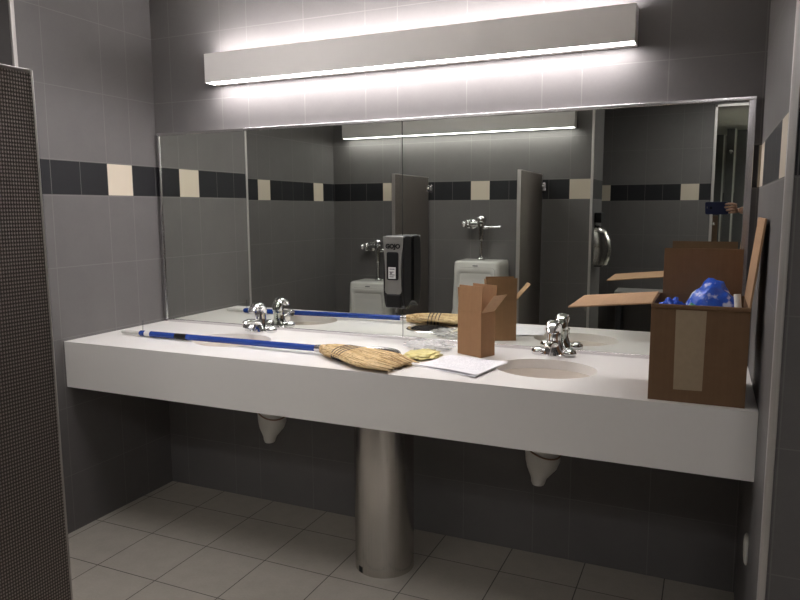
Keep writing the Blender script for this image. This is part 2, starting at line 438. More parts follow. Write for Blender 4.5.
# ------------------------------------------------------------------ counter
D, ZT, ZB = .6099, .86, .6586
BAS = [(0.652, -.30), (2.022, -.308)]      # basin centres
BA, BB_ = .178, .150                       # half axes
HX, HY, HR = 1.342, -.312, .098            # waste hole
def counter():
    mb = MB(); bm = mb.bm
    x0, x1, y0, y1 = 0.001, W - .001, -D, -.001
    # top: strips of quads around the holes made by bridging circle to cell rectangle
    holes = [(BAS[0][0], BAS[0][1], BA, BB_), (HX, HY, HR, HR), (BAS[1][0], BAS[1][1], BA, BB_)]
    cuts = [x0, 1.0, 1.62, x1]
    seg = 64
    for (cx, cy, a, b), xa, xb in zip(holes, cuts, cuts[1:]):
        inner, outer = [], []
        angs = [2 * PI * k / seg for k in range(seg)]
        # outer points lie where the ray leaves the cell; include the corners
        cor = [math.atan2(yy - cy, xx - cx) % (2 * PI) for xx in (xa, xb) for yy in (y0, y1)]
        angs = sorted(angs + cor)
        for t in angs:
            dx, dy = math.cos(t), math.sin(t)
            s = 1e9
            if dx > 1e-9: s = min(s, (xb - cx) / dx)
            if dx < -1e-9: s = min(s, (xa - cx) / dx)
            if dy > 1e-9: s = min(s, (y1 - cy) / dy)
            if dy < -1e-9: s = min(s, (y0 - cy) / dy)
            k = 1 / math.sqrt((dx / a) ** 2 + (dy / b) ** 2)
            inner.append((cx + dx * k, cy + dy * k)); outer.append((cx + dx * s, cy + dy * s))
        n = len(angs)
        for zz, flip in ((ZT, False), (ZT - .035, True)):
            vi = [bm.verts.new((*p, zz)) for p in inner]; vo = [bm.verts.new((*p, zz)) for p in outer]
            for i in range(n):
                j = (i + 1) % n
                bm.faces.new((vi[i], vo[i], vo[j], vi[j]))
            if not flip: top = vi
            else:
                for i in range(n):
                    j = (i + 1) % n
                    bm.faces.new((top[i], top[j], vi[j], vi[i]))
    bmesh.ops.remove_doubles(bm, verts=bm.verts, dist=1e-5)
    # rim walls left, right, back and the deep front apron
    mb.box(x0, x1, y0, y0 + .02, ZB, ZT - .0002)
    mb.box(x0, x0 + .012, y0 + .02, y1, ZT - .035, ZT - .0005)
    mb.box(x1 - .012, x1, y0 + .02, y1, ZT - .035, ZT - .0005)
    return mb
ct = counter().build('vanity_counter', M['counter'])
tag(ct, 'long white solid counter with deep front edge under the mirror', 'counter')
for p in ct.data.polygons: p.use_smooth = False

def sink(i, label):
    cx, cy = BAS[i]
    r = thing('sink_basin', label, 'sink', (cx, cy, ZT - .19), 'oval sinks in the white counter')
    prof = [(1.0, -.012), (.985, -.03), (.95, -.07), (.86, -.115), (.66, -.148), (.4, -.163), (.12, -.168)]
    outer = [(q * 1.02 + .012, z - .008) for q, z in prof]
    mb = MB(); seg = 48
    rings = []
    for q, z in [(1.07, -.0355), (1.0, -.0355)] + prof[1:]:
        rings.append([(cx + q * BA * math.cos(2 * PI * k / seg), cy + q * BB_ * math.sin(2 * PI * k / seg), ZT + z - (.006 if q < .999 else 0)) for k in range(seg)])
    rr = [[(cx + (q * 1.03 + .02) * BA * math.cos(2 * PI * k / seg), cy + (q * 1.03 + .02) * BB_ * math.sin(2 * PI * k / seg), ZT + z - .016) for k in range(seg)] for q, z in prof[1:]][::-1]
    rings = rings[::-1] + [[(cx + 1.07 * BA * math.cos(2 * PI * k / seg), cy + 1.07 * BB_ * math.sin(2 * PI * k / seg), ZT - .046) for k in range(seg)]] + rr[::-1]
    mb.loft(rings)
    mb.build('bowl', M['basin'], r, smooth='auto')
    MB().lathe([(.022, -.008), (.024, 0), (.02, .002), (.012, .001)], (cx, cy, ZT - .170), 24).build('drain', M['chrome'], r, smooth='auto')
    # overflow holes at the front of the bowl
    mb = MB()
    for dx in (-.012, .012):
        mb.lathe([(.005, 0), (.005, .003)], (0, 0, 0), 12, mat=Matrix.Translation((cx + dx, cy - BB_ * .945, ZT - .075)) @ Matrix.Rotation(-PI / 2 + .2, 4, 'X'))
    mb.build('overflow', M['black_matt'], r)
sink(0, 'oval sink in the counter behind the blue broom handle')
sink(1, 'oval sink in the counter beside the large cardboard box')

# ------------------------------------------------------------------ faucets
def faucet(label, loc):
    r = thing('faucet', label, 'faucet', loc, 'chrome faucets on the counter'); ROOT[r.name] = Vector((0, 0, 0))
    # deck plate with two domed feet
    mb = MB()
    mb.lathe([(.0, .0), (.030, .0), (.031, .006), (.026, .009), (0.001, .0095)], (0, 0, 0), 32, sx=2.55, sy=.9)
    mb.build('deck_plate', M['chrome'], r, smooth='auto')
    for sgn in (-1, 1):
        MB().lathe([(.027, .004), (.029, .012), (.026, .021), (.018, .028), (.008, .031), (.001, .0315)], (sgn * .058, 0, 0), 24, sx=1.0, sy=.85).build('foot_dome', M['chrome'], r, smooth=True)
    # central body: saddle that narrows upward
    mb = MB(); rings = []
    for z, a, b, y in ((.004, .052, .029, 0), (.015, .044, .028, 0), (.03, .033, .027, 0), (.045, .028, .026, .001), (.065, .0265, .026, .002), (.08, .026, .026, .002), (.088, .0255, .0255, .002)):
        rings.append([(a * math.cos(2 * PI * k / 28), y + b * math.sin(2 * PI * k / 28), z) for k in range(28)])
    mb.loft(rings); mb.build('body', M['chrome'], r, smooth='auto')
    # spout: flattened tube leaning forward and dipping at the tip
    pts = [(0, -.010, .046), (0, -.035, .052), (0, -.06, .058), (0, -.088, .062), (0, -.112, .060), (0, -.124, .054)]
    MB().tube(pts, [.021, .0195, .0175, .0155, .0140, .0115], 18, flat=.70).build('spout', M['chrome'], r, smooth='auto')
    MB().lathe([(.0095, 0), (.0105, .002), (.0105, .014)], (0, -.116, .038), 18).build('aerator', M['steel_dark'], r, smooth='auto')
    # broad arched handle rising at the back and drooping over the spout
    hp = [(0, .012, .080), (0, .014, .098), (0, .008, .116), (0, -.012, .128), (0, -.036, .127), (0, -.056, .114), (0, -.066, .098)]
    hnd = MB().tube(hp, [.024, .0255, .0255, .0245, .0215, .017, .012], 22, flat=.62, upv=(1, 0, 0))
    hnd = MB(); rings = []
    for (px, py, pz), w_, t_, ang in zip([p for p in hp], [.0250, .0262, .0268, .0262, .0240, .0200, .0150], [.020, .019, .017, .014, .011, .008, .006], [0, 10, 35, 75, 105, 140, 155]):
        a_ = math.radians(ang)
        rings.append([(w_ * math.cos(2 * PI * k / 24), py + t_ * math.sin(2 * PI * k / 24) * math.cos(a_), pz + t_ * math.sin(2 * PI * k / 24) * math.sin(a_)) for k in range(24)])
    hnd.loft(rings); hnd.build('lever_handle', M['chrome'], r, smooth='auto')
    return r
faucet('chrome faucet near the left end of the counter, behind the blue handle', (0.650, -.082, ZT))
faucet('chrome faucet beside the small cardboard box, in front of the right sink', (2.005, -.082, ZT))
bpy.data.objects['faucet.001']['label'] = 'chrome faucet between the small and the large cardboard boxes'

# ------------------------------------------------------------------ under the counter
def trap(label, x, y, group):
    r = thing('drain_cover', label, 'pipe cover', (x, y, .40), group)
    s = 1.0
    mb = MB(); rings = []
    for z, a, b, dx in ((.655, .060, .055, 0), (.60, .062, .056, 0), (.53, .064, .058, .002), (.50, .063, .057, .003), (.47, .054, .050, .0), (.445, .038, .038, -.006), (.43, .029, .030, -.010), (.415, .026, .027, -.012), (.405, .022, .023, -.012)):
        rings.append([(x + dx + a * math.cos(2 * PI * k / 28), y + b * math.sin(2 * PI * k / 28) * (1 + .12 * math.cos(2 * PI * k / 28)), z) for k in range(28)])
    mb.loft(rings); mb.build('shell', M['pvc'], r, smooth='auto')
    # pipe up to the sink and back to the wall
    MB().tube([(x, y, .654), (x, y, .670)], .03, 18).build('tailpiece', M['pvc'], r, smooth='auto')
    MB().tube([(x, y + .04, .53), (x, y + .12, .535), (x, -.001, .54)], [.032, .03, .03], 18).build('wall_pipe', M['pvc'], r, smooth='auto')
    # strap band lying round the shell
    ring = []
    mb = MB(); seg = 28
    for k in range(seg):
        t = 2 * PI * k / seg; z = .545 - .022 * math.cos(t + .6)
        ring.append((t, z))
    pts = [(x + .003 + .0655 * math.cos(t), y + .0595 * math.sin(t) * (1 + .12 * math.cos(t)), z) for t, z in ring]
    mb.tube(pts + [pts[0]], .003, 6, cap=False); mb.build('strap', M['strap'], r)
trap('white plastic drain cover under the left sink', .812, -.25, 'white drain covers under the counter')
trap('white plastic drain cover under the right sink, strap visible', 2.005, -.25, 'white drain covers under the counter')

wb = thing('waste_column', 'round brushed steel column standing on the floor under the counter', 'column', (1.39, -.325, 0))
WX, WY, WR = 1.395, -.325, .118
prof = [(WR, 0.0), (WR, .68), (WR, .822)]
MB().lathe([(WR, .0), (WR, .4), (WR, .8235), (WR - .003, .8235), (WR - .003, .01), (WR - .02, .005)], (WX, WY, 0), 64, cap0=False, cap1=True).build('shell', M['steel'], wb, smooth='auto')
a = math.radians(228)
mx = Matrix.Translation((WX, WY, 0)) @ Matrix.Rotation(math.radians(-118), 4, 'Z')
MB().box(WR - .006, WR + .0012, -.010, .010, .003, .026, mat=mx).build('notch', M['black_matt'], wb)
mx = Matrix.Translation((WX, WY, 0)) @ Matrix.Rotation(math.radians(-72), 4, 'Z')
MB().box(WR - .003, WR + .0006, -.003, .003, 0.0, .8235, mat=mx).build('door_seam', M['steel'], wb)

wr_ = thing('waste_ring', 'round steel-rimmed waste hole in the counter behind the broom head', 'waste hole', (HX, HY, ZT))
mb = MB(); seg = 48
rings = []
for q, z in ((HR - .006, ZT - .10), (HR - .006, ZT + .0015), (HR - .002, ZT + .004), (HR + .010, ZT + .004), (HR + .014, ZT + .0003), (HR + .001, ZT + .0003), (HR - .001, ZT - .0005), (HR - .001, ZT - .10)):
    rings.append([(HX + q * math.cos(2 * PI * k / seg), HY + q * math.sin(2 * PI * k / seg), z) for k in range(seg)])
mb.loft(rings, False, False); mb.build('rim', M['chrome_frame'], wr_, smooth='auto')
MB().lathe([(HR - .0065, ZT - .09), (HR - .0065, ZT - .085)], (HX, HY, 0), 40).build('chute', M['black_matt'], wr_)

wc = MB().lathe([(.046, 0), (.047, .004), (.040, .008), (.026, .010), (.001, .011)], (0, 0, 0), 32, mat=Matrix.Translation((W - .0005, -.515, .415)) @ Matrix.Rotation(-PI / 2, 4, 'Y')).build('wall_cover', M['pvc'], smooth='auto')
tag(wc, 'small pale round cover low on the right wall under the counter', 'cover')

# ------------------------------------------------------------------ soap dispenser
sx0, sx1, sz0, sz1 = 1.290, 1.384, 1.02, 1.312
sd = thing('soap_dispenser', 'black and grey soap dispenser fixed to the mirror above the waste hole', 'dispenser', (1.337, -.0062, 1.02))
MB().box(sx0 + .006, sx1 - .006, -.02, -.0062, sz0 + .01, sz1 - .006).build('back_plate', M['black'], sd, bevel=.004)
# body: side outline bulges, extruded across
side = [(-.018, sz1 - .002), (-.075, sz1), (-.092, sz1 - .008), (-.099, sz1 - .04), (-.102, sz1 - .12), (-.102, 1.10), (-.100, 1.065), (-.092, 1.03), (-.080, 1.008), (-.060, 1.004), (-.040, 1.022), (-.018, 1.03)]
MB().poly([(sx0, y, z) for y, z in side], (sx1 - sx0, 0, 0)).build('body', M['black'], sd, bevel=.006, seg=3)
# grey face plate: wide at the top, waisted
fo = []
def plate_outline(inset):
    L = [(1.309, .0440), (1.29, .0445), (1.25, .0415), (1.20, .0380), (1.15, .0365), (1.11, .0370), (1.084, .0385), (1.074, .0350), (1.069, .027)]
    pts = [(1.337 + w - inset, z) for z, w in L] + [(1.337 - w + inset, z) for z, w in L[::-1]]
    return pts
def yb(z): return -.1005 if z > 1.28 else -.1035
mb = MB()
outl = plate_outline(0)
mb.loft([[(x, -.097, z) for x, z in outl], [(x, -.1042 if z < 1.285 else -.1015, z) for x, z in outl]])
pl = mb.build('face_plate', M['grey_plastic'], sd, bevel=.0015); pl['label'] = 'grey face plate'
win = rrect(1.309, 1.362, 1.128, 1.245, .008)
MB().loft([[(x, -.103, z) for x, z in win], [(x, -.1052, z) for x, z in win]]).build('window', M['black'], pl)
MB().box(1.317, 1.350, -.1060, -.1050, 1.134, 1.182).build('sticker', M['label_white'], pl)
mb = MB()
for i, z in enumerate((1.174, 1.162, 1.150, 1.142)):
    mb.box(1.322, 1.345 - .004 * (i % 2), -.1064, -.1058, z - .0022, z + .0022)
mb.box(1.324, 1.334, -.1064, -.1058, 1.153, 1.160)
mb.build('sticker_print', M['label_grey'], pl)
def text_obj(s, name, size, mat, parent, loc, rot=(PI / 2, 0, 0), ext=.0006):
    c = bpy.data.curves.new(name, 'FONT'); c.body = s; c.size = size; c.extrude = ext; c.align_x = 'CENTER'; c.align_y = 'CENTER'; c.offset = size * .05
    o = bpy.data.objects.new(name + '_tmp', c); COL.objects.link(o)
    dg = bpy.context.evaluated_depsgraph_get()
    me = bpy.data.meshes.new_from_object(o.evaluated_get(dg)); COL.objects.unlink(o); bpy.data.objects.remove(o)
    me.materials.clear(); me.materials.append(mat); me.name = name
    q = bpy.data.objects.new(name, me); COL.objects.link(q); q.parent = parent
    q.location = Vector(loc) - ROOT[parent.name]; q.rotation_euler = rot; ROOT[q.name] = Vector((0, 0, 0))
    return q
text_obj('GOJO', 'logo_text', .025, M['black'], pl, (1.337, -.1045, 1.268))
MB().box(sx0 + .012, sx1 - .012, -.104, -.092, 1.012, 1.068).build('push_bar', M['black'], sd, bevel=.005)
MB().lathe([(.006, .985), (.008, .995), (.009, 1.008)], (1.337, -.06, 0), 16).build('nozzle', M['steel_dark'], sd, smooth='auto')

# ------------------------------------------------------------------ broom
br = thing('broom', 'corn broom with a blue handle lying along the counter', 'broom', (.9, -.40, ZT))
hA, hB = Vector((.222, -.388, .8745)), Vector((1.165, -.417, .884))
hd = (hB - hA).normalized()
MB().tube([hA, hA.lerp(hB, .5), hB], .0128, 20).build('handle', M['blue'], br, smooth='auto')
def on(t): return hA + hd * t
MB().tube([on(.028), on(.060)], .0132, 20).build('white_band', M['white_tape'], br, smooth='auto')
MB().tube([on(.205), on(.27)], .0131, 20).build('dark_sleeve', M['black'], br, smooth='auto')
MB().tube([on(-.006), on(0)], [.010, .0130], 20).build('end_cap', M['blue'], br, smooth='auto')
MB().tube([on(-.115), on(-.06), on(-.006)], [.0075, .009, .0095], 16).build('pale_tip', M['pale_tip'], br, smooth='auto')
lp = on(.012)
MB().tube([lp + Vector((0, 0, .012)), lp + Vector((.001, 0, .03)), lp + Vector((.002, .001, .058))], .0012, 8).build('hanging_wire', M['twine'], br)
MB().tube([on(.925), on(.935), on(.968)], [.0138, .0148, .0165], 20).build('ferrule', M['chrome_frame'], br, smooth='auto')
# head: flattened loft along the axis, thick shoulders then a fan
P0 = on(.955); P1 = Vector((1.540, -.520, .876))
ax = (P1 - P0); L = ax.length; ax.normalize(); sd_ = Vector((-ax.y, ax.x, 0)).normalized()
stations = [(0, .018, .017), (.06, .026, .020), (.12, .042, .0225), (.2, .053, .0235), (.3, .060, .0235), (.4, .070, .0225), (.55, .090, .021), (.7, .105, .019), (.82, .110, .017), (.92, .100, .014), (1.0, .078, .010)]
def head_w(t):
    for (a, wa, ha), (b, wb_, hb) in zip(stations, stations[1:]):
        if t <= b: k = (t - a) / (b - a); return wa + (wb_ - wa) * k, ha + (hb - ha) * k
    return stations[-1][1:]
def head_pt(t, ang, sc_=1.0):
    w, h = head_w(t)
    p = P0 + ax * (t * L)
    cz = ZT + max(h, .0) + .0015 if t > .05 else p.z
    k = min(1, t / .3); cz = p.z * (1 - k) + (ZT + h + .0015) * k
    c, s = math.cos(ang), math.sin(ang)
    r_ = (abs(c) ** 2.6 + abs(s) ** 2.6) ** (-1 / 2.6)
    q = p + sd_ * (w * c * r_ * sc_); q.z = cz + h * s * r_ * sc_
    return q
mb = MB(); rings = []; seg = 72
for i in range(37):
    t = i / 36
    rg = []
    for k in range(seg):
        a = 2 * PI * k / seg
        f = 1 - .13 * abs(math.sin(a * 24 + 3 * noise.noise((k * .3, 0, t * 2)))) * min(1, t * 3)
        q = head_pt(t, a, f)
        if t > .9: q += ax * (.028 * noise.noise((k * .55, 3, 1)) * (t - .9) / .1) + ax * (.012 * (t - .9) / .1)
        q.z = max(q.z, ZT + .0006)
        rg.append(q)
    rings.append(rg)
mb.loft(rings); hd_o = mb.build('bristle_head', M['straw_head'], br, smooth=True)
def strands(cnt):
    mb = MB()
    for i in range(cnt):
        a = random.uniform(-.15, PI + .15); t0 = random.uniform(.05, .55); t1 = random.uniform(.85, 1.07)
        if i > cnt * .8: a = random.uniform(.1, PI - .1); t1 = random.uniform(1.0, 1.12)
        da = random.uniform(-.12, .12)
        pts = []
        for j in range(5):
            t = t0 + (t1 - t0) * j / 4
            q = head_pt(min(t, 1), a + da * j / 4, 1.0 + random.uniform(-.01, .03))
            if t > 1: q += ax * ((t - 1) * L)
            q.z = max(q.z, ZT + .0028); pts.append(q)
        mb.tube(pts, [.0013, .0013, .0012, .001, .0006], 4, cap=False)
    return mb
mb = strands(200)
mb.build('bristle_strands', M['straw_strand'], br)
for q_, m_ in ((140, 'straw_dark'), (160, 'straw_pale')):
    strands(q_).build('bristle_strands', M[m_], br)
for t in (.30, .345, .39, .435):
    mb = MB(); pts = [head_pt(t + .012 * math.sin(2 * PI * k / 40), 2 * PI * k / 40, 1.015) for k in range(41)]
    for q in pts: q.z = max(q.z, ZT + .0034)
    mb.tube(pts, .0030, 6, cap=False); mb.build('stitching', M['twine'], br)

# ------------------------------------------------------------------ small box
def slab(mb, p, u, v, w):
    """thin block: corner p, edges u v w"""
    p, u, v, w = map(Vector, (p, u, v, w))
    vs = [mb.bm.verts.new(p + u * a + v * b + w * c) for a in (0, 1) for b in (0, 1) for c in (0, 1)]
    for f in ((0, 1, 3, 2), (4, 6, 7, 5), (0, 4, 5, 1), (2, 3, 7, 6), (0, 2, 6, 4), (1, 5, 7, 3)): mb.bm.faces.new([vs[i] for i in f])
    return mb
sb = thing('small_carton', 'small tall open cardboard box standing beside the right faucet', 'box', (1.73, -.16, ZT))
Av, Bv = Vector((1.651, -.185, ZT + .0005)), Vector((1.762, -.238, ZT + .0005))
e1 = (Bv - Av); e2 = Vector((-e1.y, e1.x, 0)).normalized() * .078
th = .004; n1 = e1.normalized() * th; n2 = e2.normalized() * th
Hh = Vector((0, 0, .171)); Z1 = Vector((0, 0, 1))
mb = MB()
slab(mb, Av, e1, n2, Hh); slab(mb, Av + e2 - n2, e1, n2, Hh)
slab(mb, Av + n2, n1, e2 - 2 * n2, Hh); slab(mb, Bv + n2 - n1, n1, e2 - 2 * n2, Hh)
slab(mb, Av + n1 + n2, e1 - 2 * n1, e2 - 2 * n2, Z1 * .004)
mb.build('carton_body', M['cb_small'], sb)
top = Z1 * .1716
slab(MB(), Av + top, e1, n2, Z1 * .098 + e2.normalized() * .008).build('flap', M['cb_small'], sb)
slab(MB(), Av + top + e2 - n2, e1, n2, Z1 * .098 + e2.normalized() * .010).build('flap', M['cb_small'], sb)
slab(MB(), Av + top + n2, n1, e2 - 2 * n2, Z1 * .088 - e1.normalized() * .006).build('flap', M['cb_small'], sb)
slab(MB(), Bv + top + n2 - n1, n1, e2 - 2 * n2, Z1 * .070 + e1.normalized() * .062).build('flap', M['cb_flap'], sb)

# ------------------------------------------------------------------ large box
bb = thing('large_carton', 'large open cardboard box with raised flaps at the right end of the counter', 'box', (2.515, -.43, ZT))
bx0, bx1, by0, by1, bz0, bz1 = 2.386, 2.644, -.588, -.275, ZT + .0005, 1.143
th = .005
mb = MB()
mb.box(bx0, bx1, by0, by0 + th, bz0, bz1).box(bx0, bx1, by1 - th, by1, bz0, bz1)
mb.box(bx0, bx0 + th, by0 + th, by1 - th, bz0, bz1).box(bx1 - th, bx1, by0 + th, by1 - th, bz0, bz1)
mb.box(bx0 + th, bx1 - th, by0 + th, by1 - th, bz0, bz0 + th)
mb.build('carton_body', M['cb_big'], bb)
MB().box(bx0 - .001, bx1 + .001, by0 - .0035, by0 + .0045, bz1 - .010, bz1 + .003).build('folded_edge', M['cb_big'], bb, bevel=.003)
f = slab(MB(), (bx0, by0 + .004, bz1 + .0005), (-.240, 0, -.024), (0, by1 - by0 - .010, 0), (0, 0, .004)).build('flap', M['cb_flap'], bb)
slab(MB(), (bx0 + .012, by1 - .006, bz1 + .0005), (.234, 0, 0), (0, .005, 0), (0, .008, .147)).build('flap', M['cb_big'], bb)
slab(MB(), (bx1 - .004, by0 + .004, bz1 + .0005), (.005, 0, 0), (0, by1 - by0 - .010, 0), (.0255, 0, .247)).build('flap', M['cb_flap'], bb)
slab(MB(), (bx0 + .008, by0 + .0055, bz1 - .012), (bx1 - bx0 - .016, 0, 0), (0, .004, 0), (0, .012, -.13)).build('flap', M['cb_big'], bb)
MB().poly([(2.455, by0 - .0006, .897), (2.532, by0 - .0006, .899), (2.534, by0 - .0006, bz1 - .012), (2.453, by0 - .0006, bz1 - .012)], (0, .0005, 0)).build('tape', M['tape'], bb)['label'] = 'paler tape strip'

# ------------------------------------------------------------------ contents of the large box
def crumple(c, rx, ry, rz, seed, amp=.25, sub=4, freq=2.2):
    mb = MB(); bmesh.ops.create_icosphere(mb.bm, subdivisions=sub, radius=1)
    for v in mb.bm.verts:
        d_ = v.co.normalized()
        n1_ = noise.noise(d_ * freq + Vector((seed, 0, 0)))
        n2_ = abs(noise.noise(d_ * freq * 2.4 + Vector((0, seed, 0)))); n3_ = abs(noise.noise(d_ * freq * 5 + Vector((0, 0, seed))))
        k = 1 + amp * n1_ - amp * .8 * n2_ - amp * .35 * n3_
        v.co = Vector((c[0] + d_.x * rx * k, c[1] + d_.y * ry * k, c[2] + d_.z * rz * k))
    return mb
bag = crumple((2.550, -.405, 1.040), .088, .090, .165, 1.3, .16, 4, 2.0).build('plastic_bag', M['bag'], smooth=True)
tag(bag, 'crumpled blue plastic bag bulging out of the large cardboard box', 'bag')
b2 = crumple((2.440, -.480, 1.112), .042, .055, .038, 4.1, .5).build('plastic_packet', M['blue_bag'], smooth=True)
tag(b2, 'small flattened blue plastic packet at the left inside the large box', 'bag')
b3 = crumple((2.495, -.520, 1.110), .018, .022, .034, 6.2, .3, 3).build('green_wrapper', M['green_film'], smooth=True)
tag(b3, 'bit of green wrapper peeking out below the blue bag', 'wrapper')
rl = MB().tube([(2.622, -.50, 1.07), (2.612, -.49, 1.172)], .0095, 20).build('paper_roll', M['paper_roll'], smooth='auto')
tag(rl, 'thin white paper roll standing inside the large box', 'roll')

# ------------------------------------------------------------------ papers, packet
def sheet(name, corners, z, mat, lift, th=.0006, n=14):
    a, b, c, d_ = [Vector((*q, 0)) for q in corners]   # a left, b near, c right, d far
    mb = MB(); R1, R2 = [], []
    vs = []
    for i in range(n + 1):
        row = []
        for j in range(n + 1):
            u, v = i / n, j / n
            q = a.lerp(b, u).lerp(d_.lerp(c, u), v)
            q.z = z + lift(u, v); row.append(q)
        vs.append(row)
    g1 = [[mb.bm.verts.new(q + Vector((0, 0, th))) for q in row] for row in vs]
    g0 = [[mb.bm.verts.new(q) for q in row] for row in vs]
    for i in range(n):
        for j in range(n):
            mb.bm.faces.new((g1[i][j], g1[i + 1][j], g1[i + 1][j + 1], g1[i][j + 1]))
            mb.bm.faces.new((g0[i][j], g0[i][j + 1], g0[i + 1][j + 1], g0[i + 1][j]))
    for i in range(n):
        for e in (0, n):
            mb.bm.faces.new((g1[i][e], g1[i + 1][e], g0[i + 1][e], g0[i][e])); mb.bm.faces.new((g1[e][i], g1[e][i + 1], g0[e][i + 1], g0[e][i]))
    return mb.build(name, mat, smooth='auto')
cn = [(1.585, -.452), (1.838, -.548), (1.885, -.305), (1.640, -.238)]
s1 = sheet('paper_sheet', cn, ZT + .0006, M['paper'], lambda u, v: .006 * (1 - u) * v * (1 - v) + .004 * u * u)
tag(s1, 'lower printed white sheet lying flat in front of the small box', 'paper', 'printed sheets on the counter')
cn2 = [(1.592, -.448), (1.842, -.540), (1.888, -.300), (1.646, -.236)]
s2 = sheet('paper_sheet', cn2, ZT + .0030, M['paper'], lambda u, v: .006 * (1 - u) * v * (1 - v) + .007 * u * u + .004 * (1 - v) * math.sin(PI * u))
tag(s2, 'upper printed white sheet with a lifted corner, beside the small box', 'paper', 'printed sheets on the counter')
yp = crumple((1.548, -.300, ZT + .010), .070, .095, .011, 2.7, .34, 4, 3.0)
for v in yp.bm.verts: v.co.z = max(v.co.z, ZT + .0005)
yo = yp.build('straw_packet', M['yellow'], smooth=True)
tag(yo, 'yellow straw-coloured packet lying between broom head and papers', 'packet')
cp = crumple((1.515, -.150, ZT + .017), .100, .060, .020, 8.4, .6, 4, 3.2)
for v in cp.bm.verts: v.co.z = max(v.co.z, ZT + .0005)
co = cp.build('clear_bag', M['clear'], smooth=True)
tag(co, 'crumpled clear plastic bag on the counter beside the small box', 'bag')

# ------------------------------------------------------------------ urinals on the rear wall
def urinal(label, x, ztop):
    r = thing('urinal', label, 'urinal', (x, YR, ztop - .62), 'white urinals on the rear wall'); ROOT[r.name] = Vector((0, 0, 0))
    # local: y forward from the wall, z up from the bottom; height .62
    mb = MB()
    w = .18
    rings = []
    def U(hw, yf, z, r_=.05, n=6):
        pts = [(-hw, .001, z)]
        for i in range(n + 1):
            a = PI - (PI / 2) * i / n; pts.append((-hw + r_ + r_ * math.cos(a), yf - r_ + r_ * math.sin(a), z))
        for i in range(n + 1):
            a = PI / 2 - (PI / 2) * i / n; pts.append((hw - r_ + r_ * math.cos(a), yf - r_ + r_ * math.sin(a), z))
        pts.append((hw, .001, z)); return pts
    for hw, yf, z, rr in ((.10, .16, 0, .06), (.14, .27, .04, .09), (.175, .335, .10, .10), (.19, .355, .16, .10), (.195, .35, .20, .09), (.187, .30, .26, .06), (.187, .285, .32, .045), (.180, .28, .45, .04), (.176, .275, .58, .035), (.173, .268, .61, .03), (.165, .250, .62, .03)):
        rings.append(U(hw, yf, z, rr))
    mb.loft(rings); body = mb.build('shell', M['porcelain'], r, smooth='auto')
    # recessed back panel with a raised border
    def frame_ring(x0, x1, z0, z1, r_, y): return [(a, y, b) for a, b in rrect(x0, x1, z0, z1, r_)]
    mb = MB()
    mb.loft([frame_ring(-.150, .150, .23, .575, .03, .276), frame_ring(-.150, .150, .23, .575, .03, .288), frame_ring(-.138, .138, .235, .555, .025, .292), frame_ring(-.125, .125, .24, .54, .02, .284), frame_ring(-.118, .118, .245, .53, .02, .2775)], True, False)
    mb.build('panel_border', M['porcelain'], r, smooth='auto')
    MB().loft([frame_ring(-.120, .120, .24, .532, .02, .276), frame_ring(-.120, .120, .24, .532, .02, .2785)]).build('splash_panel', M['porcelain_shade'], r)
    # bowl lip and dark water well
    mb = MB(); ring = [(.150 * math.cos(2 * PI * k / 36), .245 + .085 * math.sin(2 * PI * k / 36), .212) for k in range(37)]
    mb.tube(ring, .014, 8, cap=False); mb.build('lip', M['porcelain'], r, smooth=True)
    MB().box(-.020, .020, .2835, .2845, .584, .592).build('maker_mark', M['label_grey'], r)
    return r
def valve(label, x, ztop):
    r = thing('flush_valve', label, 'flush valve', (x, YR, ztop), 'chrome flush valves above the urinals'); ROOT[r.name] = Vector((0, 0, 0))
    y = .105
    MB().lathe([(.030, 0), (.030, .010), (.022, .018)], (0, y, 0), 24).build('spud_flange', M['chrome'], r, smooth='auto')
    MB().tube([(0, y, .012), (0, y, .20)], .0135, 18).build('flush_tube', M['chrome'], r, smooth='auto')
    MB().lathe([(.017, .15), (.020, .155), (.020, .19), (.024, .20), (.024, .235), (.030, .25), (.030, .285), (.036, .29), (.038, .305), (.036, .318), (.022, .332), (.001, .337)], (0, y, 0), 28).build('valve_body', M['chrome'], r, smooth='auto')
    # control stop to the wall on one side, lever on the other
    MB().tube([(.02, y, .27), (.09, y, .27)], .017, 18).build('side_tube', M['chrome'], r, smooth='auto')
    st = MB().lathe([(.02, -.03), (.026, -.024), (.026, .024), (.020, .032)], (.105, y, .27), 20).build('control_stop', M['chrome'], r, smooth='auto')
    MB().lathe([(.016, 0), (.019, .01), (.024, .022), (.020, .034), (.010, .040)], (0, 0, 0), 18, mat=Matrix.Translation((.120, y, .27)) @ Matrix.Rotation(PI / 2, 4, 'Y')).build('stop_cap', M['chrome'], st, smooth='auto')
    MB().tube([(.105, y, .27), (.105, .012, .27)], .016, 18).build('wall_tube', M['chrome'], r, smooth='auto')
    MB().lathe([(.038, 0), (.038, .006), (.022, .016)], (0, 0, 0), 24, mat=Matrix.Translation((.105, 0.0005, .27)) @ Matrix.Rotation(-PI / 2, 4, 'X')).build('wall_flange', M['chrome'], r, smooth='auto')
    MB().tube([(-.02, y, .245), (-.055, y, .245), (-.06, y, .247), (-.15, y, .252)], [.016, .014, .0085, .007], 14).build('lever', M['chrome'], r, smooth='auto')
    return r
# the fittings face the mirror (towards +y); the stop sits at the low-x side
u1 = urinal('white urinal mounted higher, mirrored behind the small cardboard box', .960, 1.035)
u2 = urinal('white urinal mounted lower, mirrored behind the soap dispenser', .068, .845)
v1 = valve('chrome flush valve above the higher urinal, fully seen in the mirror', .950, 1.036)
v2 = valve('chrome flush valve above the lower urinal, partly behind the soap dispenser', .078, .846)
for v in (v1, v2): v.scale = (-1, 1, 1)

